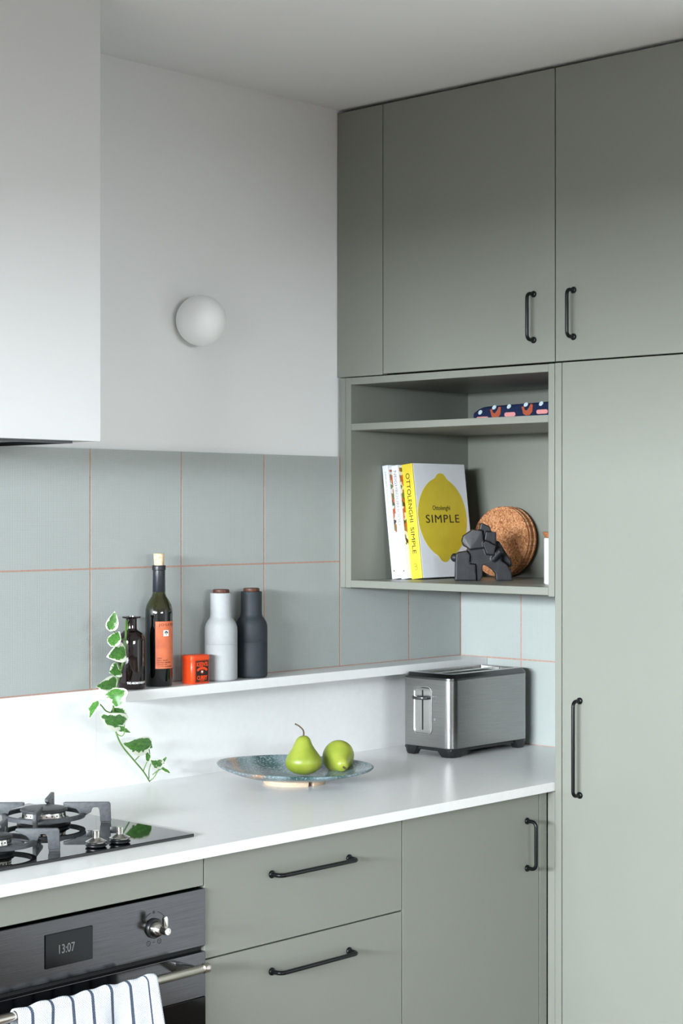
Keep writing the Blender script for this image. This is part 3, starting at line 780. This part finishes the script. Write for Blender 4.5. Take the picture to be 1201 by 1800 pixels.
for i, a_ in enumerate((
    (194, 1107, 202, 1076, 20, -.105, -.110, 20, 0), (196, 1134, 209.5, 1110, 20, -.104, -.1, -12, 1), (218.5, 1143, 190, 1154, 30, -.106, -.112, -10, 2),
    (209, 1177, 193, 1182, 24, -.104, -.110, 12, 3), (204, 1199, 171, 1207, 24, -.105, -.116, -18, 4), (203, 1212, 206, 1242, 36, -.116, -.128, 10, 0),
    (171, 1233, 157, 1261, 17, -.112, -.112, 35, 1), (219, 1270, 177, 1258, 32, -.100, -.112, -22, 2), (200, 1247, 223, 1264, 24, -.098, -.092, 25, 3),
    (206, 1277, 229, 1288, 13, -.098, -.094, 30, 4), (262, 1311, 218, 1308, 31, -.066, -.080, -20, 0), (254, 1302, 267, 1316, 16, -.060, -.056, 25, 2),
    (284, 1345, 264, 1337, 17, -.046, -.055, -15, 1), (284, 1343, 293, 1330, 7, -.046, -.050, 20, 3), (285, 1350, 300, 1359, 7, -.044, -.046, -10, 4), (262, 1337, 257, 1321, 10, -.05, -.056, 15, 3))):
    leaf(*a_)

# ------------------------------------------------------------------ plate and pears
PC = Vector((-.870, -.240, .8997))
pl = thing('ceramic_platter', 'shallow blue-grey glazed square platter holding the two pears', 'platter', PC, rotz=HEAD-pi/2)
def plate_loop(k, z, lift, n=72):
    L = []
    for i in range(n):
        a_ = 2*pi*i/n; c_, s_ = cos(a_), sin(a_); p = 1.95
        rr = 1/((abs(c_)**p+abs(s_)**p)**(1/p))
        x = (.172 if c_ < 0 else .176)*rr*c_*k; y = .150*rr*s_*k
        zz = z + lift*((.012 if c_ < 0 else -.002)*abs(c_)**4 + .006*max(0, s_)**3 - .003*max(0, -s_)**3)
        zz += lift*.0022*sin(3*a_+1)
        L.append((x, y, zz))
    return L
lay = [plate_loop(.36, .0085, 0), plate_loop(.45, .010, .05), plate_loop(.62, .0145, .2), plate_loop(.80, .0215, .5), plate_loop(.93, .0282, .85), plate_loop(.985, .0318, 1), plate_loop(1.0, .0345, 1), plate_loop(.99, .0365, 1), plate_loop(.965, .0362, 1),
       plate_loop(.92, .0336, .85), plate_loop(.80, .0275, .5), plate_loop(.62, .0205, .2), plate_loop(.45, .0162, .05), plate_loop(.2, .0150, 0), plate_loop(.02, .0150, 0)]
obj('dish', loft(lay), 'glaze', pl, world=False, auto=60)
fo = bmesh.new()
for a0, a1 in ((radians(-168), radians(-62)), (radians(-50), radians(60)), (radians(72), radians(180))):
    inner = [(.050*cos(a0+(a1-a0)*i/14), .050*sin(a0+(a1-a0)*i/14)) for i in range(15)]
    outer = [(.068*cos(a0+(a1-a0)*i/14), .068*sin(a0+(a1-a0)*i/14)) for i in range(15)]
    pts = outer+inner[::-1]
    loft([[(x, y, .0) for x, y in pts], [(x*1.03, y*1.03, .0112) for x, y in pts]], fo)
obj('foot_ring', fo, 'raw_clay', pl, world=False)
def pear(P, axis, h, r, label, stem_pts, roll=0):
    t = thing('pear', label, 'pear', P, group='pears on the platter')
    ctl = [(.0, .0), (.025, .36), (.07, .62), (.15, .86), (.25, .98), (.34, 1.0), (.44, .95), (.54, .83), (.64, .68), (.74, .55), (.83, .46), (.91, .38), (.965, .26), (.99, .13), (1.0, .0)]
    cp_ = smooth_path([(q, p, 0) for p, q in ctl], 4)
    prof = [(max(0, r*p.x), h*p.y) for p in cp_]
    prof[0] = (0, prof[0][1]+.003); prof[-1] = (0, h-.002)
    ax = Vector(axis).normalized()
    b = lathe(prof, 40)
    for v in b.verts:
        q = v.co*22; d_ = .0016*noise.noise(q+Vector((roll, 3, 1)))+.0022*noise.noise(v.co*9+Vector((roll, 0, 0)))
        rad = Vector((v.co.x, v.co.y, 0)); 
        if rad.length > 1e-5: v.co += rad.normalized()*d_
        v.co.x += .006*sin(v.co.z/h*pi)*cos(roll)
    q = ax.to_track_quat('Z', 'Y').to_matrix().to_4x4()
    b.transform(Matrix.Translation(P) @ q)
    obj('flesh', b, 'pear', t, smooth=True)
    S = Matrix.Translation(P) @ q
    pts = [S @ Vector(p) for p in stem_pts]
    sb_ = tube(bmesh.new(), smooth_path(pts, 5), [.0016+.0009*(abs(i-10)/10)**3 for i in range(len(smooth_path(pts, 5)))], 8)
    obj('stem', sb_, 'pear_stem', t, smooth=True)
    return t
ppos = onZ(537, 1365, .917); ppos = Vector((ppos.x, ppos.y, .9165)) + FW*.028
h1 = .087
side = -RT
pear(ppos, (FW*.05 - RT*.06 + UP), h1, .0398, 'green pear standing upright on the platter with tall stem', [(0, 0, h1*.955), (.000, .001, h1+.010), (.004, -.006, h1+.020), (.010, -.014, h1+.0265)], 0)
p2 = onZ(592, 1362, .917); p2 = Vector((p2.x, p2.y, .9175)) + FW*.085 + UP*.040
ax2 = (-FW*.92 + RT*.18 - UP*.30)
pear(p2, ax2, .082, .0365, 'green pear lying on its side with its stem toward us', [(0, 0, .0775), (0, .001, .086), (.003, .000, .093)], 2.0)

# ------------------------------------------------------------------ toaster
tx0, tx1, ty0, ty1 = -.345, -.036, -.2555, -.0925
ZT = .8997
to = thing('toaster', 'brushed steel long slot toaster in the worktop corner', 'toaster', ((tx0+tx1)/2, (ty0+ty1)/2, ZT))
def rr(d, z, r=.024): return [(x, y, z) for x, y in rrect(tx0+d, tx1-d, ty0+d, ty1-d, max(.004, r-d), 8)]
obj('shell', loft([rr(.0006, ZT+.0225), rr(0, ZT+.0235), rr(0, ZT+.1875), rr(.0006, ZT+.1885)]), 'steel', to, auto=30)
obj('top_rim', loft([rr(.0004, ZT+.1886), rr(.0006, ZT+.1925), rr(.009, ZT+.2012), rr(.0115, ZT+.2022)], cap=(True, False)), 'steel_dark', to, auto=25)
obj('top_plate', loft([rr(.0115, ZT+.2022), rr(.0270, ZT+.2024), rr(.0280, ZT+.2015), rr(.0285, ZT+.1935)], cap=(False, False)), 'steel_plain', to, auto=30)
obj('slot_well', loft([rr(.0286, ZT+.1900), rr(.0286, ZT+.1940)]), 'black_matte', to)
ym_ = (ty0+ty1)/2
obj('slot_divider', bx(tx0+.0295, tx1-.0295, ym_-.008, ym_+.008, ZT+.1941, ZT+.2012, bev=.001), 'steel_plain', to)
for y0, y1 in ((ty0+.0300, ym_-.009), (ym_+.009, ty1-.0300)):
    for k in range(6):
        xx = tx0+.045+k*.040; wr = tube(bmesh.new(), [(xx, y0, ZT+.1965), (xx+.005, (y0+y1)/2, ZT+.1955), (xx, y1, ZT+.1965)], .0011, 6)
        obj('wire_guard', wr, 'chrome', to)
obj('underside', bx(tx0+.006, tx1-.006, ty0+.006, ty1-.006, ZT+.0135, ZT+.0224, bev=.003), 'black_plastic', to)
R_ = .024
def foot(cx, cy, sx, sy):
    def lp(ax, ay, d, z):
        pts = [(-ax, -d), ]
        for i in range(7):
            t = pi/2*i/6; pts.append((-R_+(R_-d)*sin(t), -R_+(R_-d)*cos(t)))
        pts = [(-ax, -d)]+[(-R_+(R_-d)*sin(pi/2*i/6), -R_+(R_-d)*cos(pi/2*i/6)) for i in range(7)]+[(-d, -ay), (-R_, -ay), (-ax, -R_)]
        return [(cx+sx*p, cy+sy*q, z) for p, q in pts]
    return obj('foot', loft([lp(.040, .036, .006, ZT), lp(.044, .040, .003, ZT+.006), lp(.058, .052, .0004, ZT+.0224)]), 'black_plastic', to, auto=30)
for cx, cy, sx, sy in ((tx0, ty0, -1, -1), (tx0, ty1, -1, 1), (tx1, ty0, 1, -1), (tx1, ty1, 1, 1)): foot(cx, cy, sx, sy)
# lever plate on the end facing the room
yc = -.1635
pb = bmesh.new()
def fr(y0, y1, z0, z1, r, x): return [(x, y, z) for y, z in rrect(y0, y1, z0, z1, r, 6)]
lpz0, lpz1, hw = ZT+.0520, ZT+.1700, .0295
lplate = obj('lever_plate', loft([fr(yc-hw, yc+hw, lpz0, lpz1, .013, tx0+.001), fr(yc-hw, yc+hw, lpz0, lpz1, .013, tx0-.0014), fr(yc-hw+.002, yc+hw-.002, lpz0+.002, lpz1-.002, .0115, tx0-.0018), fr(yc-hw+.0045, yc+hw-.0045, lpz0+.0045, lpz1-.0045, .0095, tx0-.0002), fr(yc-hw+.009, yc+hw-.009, lpz0+.009, lpz1-.009, .007, tx0-.0009)]), 'steel_plain', to, auto=20)
obj('lever_track', loft([fr(yc-.0024, yc+.0024, lpz0+.011, lpz1-.0085, .0023, tx0-.0011), fr(yc-.0024, yc+.0024, lpz0+.011, lpz1-.0085, .0023, tx0-.0004)]), 'black_matte', lplate)
lv = bmesh.new(); zl = ZT+.1435
ptsl = [(-.0250, .002), (-.0235, .014), (-.015, .0215), (0, .0245), (.015, .0215), (.0235, .014), (.0250, .002)]
loft([[(tx0-q, yc+p, zl-.0045) for p, q in ptsl], [(tx0-q, yc+p, zl-.003+.006) for p, q in ptsl]], lv)
bmesh.ops.bevel(lv, geom=lv.edges[:], offset=.0018, segments=2, affect='EDGES', profile=.5)
obj('lever', lv, 'steel_dark', lplate, auto=40)
ym = yc-hw-.010
b = bmesh.new()
prism([(-.004, .1370), (.004, .1370), (.004, .1486), (-.004, .1486), (-.004, .1400), (-.0034, .1400), (-.0034, .1480), (.0034, .1480), (.0034, .1376), (-.004, .1376)], (tx0, ym, ZT), (0, -1, 0), (0, 0, 1), .0003, b)
obj('bread_icon', b, 'ink_grey', to)
obj('lettering', text('LIFT', .0045, (tx0, ym+.0045, ZT+.1320), (0, -1, 0), (0, 0, 1), width=.008), 'ink_grey', to)
obj('toast_icon', bx(tx0-.0003, tx0+.0001, ym-.001, ym+.004, ZT+.0885, ZT+.0945), 'ink_grey', to)
obj('lettering', text('A BIT', .0042, (tx0, ym+.007, ZT+.0830), (0, -1, 0), (0, 0, 1), width=.013), 'ink_grey', to)
obj('lettering', text('MORE', .0042, (tx0, ym+.0055, ZT+.0785), (0, -1, 0), (0, 0, 1), width=.010), 'ink_grey', to)

# ------------------------------------------------------------------ niche: books
LEAN = radians(-6.8); ZN = 1.3302
def book(x, y, t, h, wdt, label, spine_mat, cover_mat):
    o = thing('cookbook', label, 'book', (x, y, ZN), group='cookbooks in the niche', rot=Euler((LEAN, 0, 0)))
    obj('page_block', bx(.004, wdt-.004, -t+.0025, -.0025, .003, h-.003), 'page', o, world=False)
    obj('spine', bx(0, .0042, -t, 0, 0, h, bev=.0012), spine_mat, o, world=False)
    obj('back_cover', bx(.0046, wdt, -.0024, 0, 0, h, bev=.0008), 'book_white', o, world=False)
    fc = obj('front_cover', bx(.0046, wdt, -t, -t+.0024, 0, h, bev=.0008), cover_mat, o, world=False)
    return o, fc
bt = [(-.356, .0185, .284, .200), (-.342, .0205, .284, .200), (-.327, .0345, .2865, .205)]
y = -.0722
b1, c1 = book(bt[0][0], y, bt[0][1], bt[0][2], bt[0][3], 'slim white cookbook leaning leftmost in the niche', 'book_white', 'book_white')
y2 = y-bt[0][1]/cos(LEAN)
b2, c2 = book(bt[1][0], y2, bt[1][1], bt[1][2], bt[1][3], 'white cookbook with blue-grey spine title between the other two books', 'book_white', 'book_white')
y3 = y2-bt[1][1]/cos(LEAN)
b3, c3 = book(bt[2][0], y3, bt[2][1], bt[2][2], bt[2][3], 'large cookbook with a yellow lemon cover and yellow spine', 'book_yellow', 'book_white')
for bk, (x_, t_, h_, w_), z0, z1 in ((b1, bt[0], .110, .272), (b2, bt[1], .085, .277)):
    obj('cover_photo', bx(.0050, w_-.004, -t_-.0003, -t_+.0004, z0, z1), 'food_print', bk, world=False)
def spine_text(bk, body, size, t, z, length, mat, off=0, bold=0):
    m = text(body, size, (0, -t/2-size*.36+off, z), (0, 0, -1), (0, -1, 0), width=length, bold=bold)
    for v in m.verts: v.co.x -= 0.0
    # text faces -x: ex x ey = (0,0,-1)x(0,-1,0) = (-1,0,0)
    for v in m.verts: v.co.y += 2*(size*.36)*0
    obj('spine_title', m, mat, bk, world=False)
def spine(bk, body, size, t, z, length, mat, bold=0):
    m = text(body, size, (0, -t/2+size*.35, z), (0, 0, -1), (0, -1, 0), width=length, bold=bold)
    obj('spine_title', m, mat, bk, world=False)
spine(b1, 'COMMUNITY', .0052, bt[0][1], .268, .040, 'ink_grey')
spine(b1, 'SALAD RECIPES FROM ARTHUR STREET KITCHEN', .0030, bt[0][1], .224, .092, 'ink_grey')
spine(b1, 'HETTY McKINNON', .0030, bt[0][1], .070, .032, 'ink_grey')
spine(b2, 'NEIGHBOURHOOD', .0122, bt[1][1], .270, .136, 'ink_grey')
spine(b2, 'HETTY McKINNON', .0034, bt[1][1], .118, .036, 'ink_grey')
spine(b3, 'OTTOLENGHI', .0172, bt[2][1], .263, .122, 'ink_black')
spine(b3, 'SIMPLE', .0172, bt[2][1], .128, .066, 'ink_black')
for bk, t_ in ((b1, bt[0][1]), (b2, bt[1][1])):
    obj('publisher_mark', lathe([(0, 0), (.0026, 0), (.0026, .0003), (0, .0003)], 16, None, (0, -t_/2, .020), OUTX), 'ink_grey', bk, world=False)
b = bmesh.new()
for zc, r_ in ((.034, .0036), (.026, .0044)):
    pts = [(-t_*0+(r_+.0004)*cos(2*pi*i/20), (r_+.0004)*sin(2*pi*i/20)) for i in range(20)]
    tube(b, [(-.0002, -bt[2][1]/2+r_*cos(2*pi*i/20), zc+r_*sin(2*pi*i/20)) for i in range(19)], .0004, 5)
box(b, -.0004, 0, -bt[2][1]/2-.0035, -bt[2][1]/2+.0035, .0140, .0144)
obj('publisher_mark', b, 'ink_black', b3, world=False)
# the lemon printed on the front cover
t_, h_, w_ = bt[2][1], bt[2][2], bt[2][3]
pts = []
for i in range(96):
    a_ = 2*pi*i/96; c_, s_ = cos(a_), sin(a_)
    x = .0945*c_*(1-.04*s_*s_); z = .1010*s_
    k = max(0, abs(s_)-.955)/.045
    if k > 0: z += (1 if s_ > 0 else -1)*.0115*(k*k*(3-2*k)); x *= 1-.10*k
    th = radians(-3.5); pts.append((x*cos(th)-z*sin(th), x*sin(th)+z*cos(th)))
lm = obj('lemon_print', prism(pts, (.1000, -t_, .1500), (1, 0, 0), (0, 0, 1), .0003), 'lemon_yellow', c3, world=False)
b = text('Ottolenghi', .0165, (.0975, -t_-.0003, .1690), (1, 0, 0), (0, 0, 1), width=.068, align='CENTER')
merge(b, text('SIMPLE', .0290, (.0990, -t_-.0003, .1370), (1, 0, 0), (0, 0, 1), width=.130, align='CENTER', space=1.15))
obj('cover_title', b, 'ink_black', lm, world=False)

# cork trivets leaning against the back
TR = .0905
lean = radians(7)
y_c = -.186
for i in range(4):
    th = .0078
    xb = -.0545+.0085*i
    ct = Vector((xb-.0145, y_c-.002*(i % 2), ZN))
    b = lathe([(0, 0), (TR-.0015, 0), (TR, .0015), (TR, th-.0015), (TR-.0015, th), (0, th)], 64)
    o = obj('cork_trivet', b, 'cork', auto=40)
    o.rotation_euler = Euler((0, pi/2+lean, 0)); 
    ax = Vector((sin(pi/2+lean), 0, cos(pi/2+lean)))
    upv = Vector((sin(lean), 0, cos(lean)))
    o.location = Vector((ct.x-.012, ct.y, ZN+.0012)) + upv*TR + Vector((0, 0, .0006))
    tag(o, ['round cork trivet, front one of the stack leaning behind the sculpture', 'round cork trivet, second from the front in the leaning stack', 'round cork trivet, third from the front in the leaning stack', 'round cork trivet, rearmost of the leaning stack'][i], 'trivet', 'cork trivets in the niche')

# canister
cu = onX(991.5, 1026, -.322)
cn = thing('canister', 'small white canister with wooden lid at the right end of the niche', 'canister', (cu.x, cu.y, ZN))
P = Vector((cu.x, cu.y, ZN))
obj('jar', lathe([(0, 0), (.043, 0), (.0455, .0025), (.0455, .1045), (.0445, .107), (.040, .108), (0, .108)], 48, None, P), 'canister_white', cn, auto=40)
obj('lid', lathe([(0, .1085), (.0430, .1085), (.0490, .1190), (.0495, .1205), (.0480, .1212), (0, .1212)], 48, None, P), 'lid_wood', cn, auto=40)

# clay sculpture, built in its own frame: x to the viewer's right, y away, z up
SO = onZ(850, 1020.5, ZN); SO = Vector((SO.x, SO.y, ZN)) + FW*.012
sculpt = bmesh.new()
def hull(pts):
    b = bmesh.new()
    for p in pts: b.verts.new(p)
    bmesh.ops.convex_hull(b, input=b.verts[:])
    lo = [v for v in b.verts if not v.link_faces]
    bmesh.ops.delete(b, geom=lo, context='VERTS'); merge(sculpt, b)
def slab(poly, y0, y1):
    """poly in (x, z), between depths y0 and y1"""
    prism(poly, (0, y1, 0), (1, 0, 0), (0, 0, 1), y1-y0, sculpt)
SX = lambda cx: (cx-410)/6.005/728.0       # zoom-crop pixel -> metres
SZ = lambda cy: (972-cy)/6.005/728.0
def sp(L): return [(SX(x), SZ(y)) for x, y in L]
slab(sp([(108, 972), (115, 690), (150, 668), (235, 655), (268, 700), (262, 790), (325, 800), (335, 972)]), -.022, .020)      # left leg block
slab(sp([(320, 972), (325, 790), (412, 770), (400, 830), (402, 930), (370, 972)]), -.016, .024)
lathe([(0, -.0105), (.004, -.0100), (.0085, -.006), (.0105, 0), (.0085, .006), (.004, .0100), (0, .0105)], 20, sculpt, (SX(105), -.004, SZ(728)))
hull([(SX(180), y, SZ(555)) for y in (-.012, .02)]+[(SX(195), y, SZ(495)) for y in (-.014, .02)]+[(SX(300), y, SZ(425)) for y in (-.016, .022)]+[(SX(400), y, SZ(440)) for y in (-.018, .022)]+[(SX(420), y, SZ(620)) for y in (-.018, .022)]+[(SX(270), y, SZ(640)) for y in (-.018, .02)]+[(SX(200), y, SZ(605)) for y in (-.012, .018)])   # head
slab(sp([(240, 640), (420, 600), (560, 640), (600, 720), (600, 790), (420, 800), (320, 810), (250, 760)]), -.015, .024)     # body
slab(sp([(400, 972-170), (410, 770), (520, 740), (600, 760), (660, 800), (705, 870), (720, 972), (548, 972), (540, 900), (500, 850), (440, 815)]), -.016, .020)   # arched leg
slab(sp([(355, 520), (385, 360), (398, 357), (480, 395), (500, 450), (430, 560), (400, 560)]), -.006, .022)                   # upright fin
slab(sp([(435, 450), (550, 455), (548, 600), (520, 640), (470, 600), (420, 560)]), -.010, .004)
slab(sp([(400, 575), (430, 545), (540, 600), (520, 700), (440, 690)]), -.026, .0)
slab(sp([(560, 545), (590, 560), (720, 770), (722, 825), (690, 835), (540, 760), (530, 650)]), .012, .028)                   # rear wing
lathe([(0, 0), (.0095, 0), (.0085, .030), (.0078, .0305), (.0070, .0305), (0, .0290)], 20, sculpt, (SX(520), -.010, SZ(745)), (.55, -.45, .72))   # stub
o = obj('clay_sculpture', sculpt, 'clay', world=False)
o.location = SO; o.rotation_euler = (0, 0, HEAD-pi/2)
md = o.modifiers.new('fuse', 'REMESH'); md.mode = 'VOXEL'; md.voxel_size = .0013; md.use_smooth_shade = True
md = o.modifiers.new('soften', 'SMOOTH'); md.factor = .5; md.iterations = 5
tag(o, 'black clay abstract animal sculpture standing in front of the cork trivets', 'sculpture')

# folded cloth on the middle shelf
cy0, cy1, zc = -.205, -.560, 1.7137
fc = thing('folded_cloth', 'folded navy cloth with rust, pink and pale shapes on the upper shelf', 'cloth', (-.150, -.38, zc))
b = bmesh.new(); n = 26; L = []
for i in range(n+1):
    sy = i/n; yy = cy0+(cy1-cy0)*sy
    hh = .0445+.0085*sy-.012*max(0, 1-sy*9)**2
    xf = -.1990-.0008*sin(sy*9)
    L.append([(xf+.006, yy, zc+.0004), (xf+.0015, yy, zc+.003), (xf, yy, zc+.007), (xf, yy, zc+hh*.5), (xf, yy, zc+hh-.007), (xf+.0015, yy, zc+hh-.003), (xf+.006, yy, zc+hh), (-.12, yy, zc+hh+.001), (-.056, yy, zc+hh-.004), (-.054, yy, zc+hh-.010), (-.054, yy, zc+.0004)])
loft(L, b)
obj('cloth_body', b, 'cloth_navy', fc, auto=60)
def patch(mat, pts, yc_, zc_, x=-.1978):
    b_ = prism(pts, (x, yc_, zc+zc_+.0015), (0, -1, 0), (0, 0, 1), .0024)
    obj('pattern_shape', b_, mat, fc)
def ell(a_, b_, th, n=14): return [(a_*cos(2*pi*i/n)*cos(th)-b_*sin(2*pi*i/n)*sin(th), a_*cos(2*pi*i/n)*sin(th)+b_*sin(2*pi*i/n)*cos(th)) for i in range(n)]
def ushape(s):
    P_ = [(-.017, .008), (-.010, .009), (-.008, .001), (-.002, -.002), (.006, .006), (.010, .014), (.017, .013), (.016, -.004), (.008, -.0125), (-.004, -.0135), (-.012, -.009)]
    return [(p*s, q*s) for p, q in P_]
for i in range(3):
    yb = -.275-.098*i; zz = .003*i
    patch('cloth_rust', ushape(1.0), yb, .0275+zz)
    patch('cloth_pale', ell(.0068, .0048, .5), yb+.004, .0405+zz)
    patch('cloth_pale', ell(.0068, .0048, .6), yb-.042, .0410+zz)
    patch('cloth_pink', rrect(-.017, .017, -.0052, .0052, .005, 4), yb-.045, .0215+zz)
patch('cloth_pink', rrect(-.019, .019, -.0050, .0050, .0048, 4), -.234, .0140)
patch('cloth_pale', ell(.0068, .0050, .6), -.227, .0300)
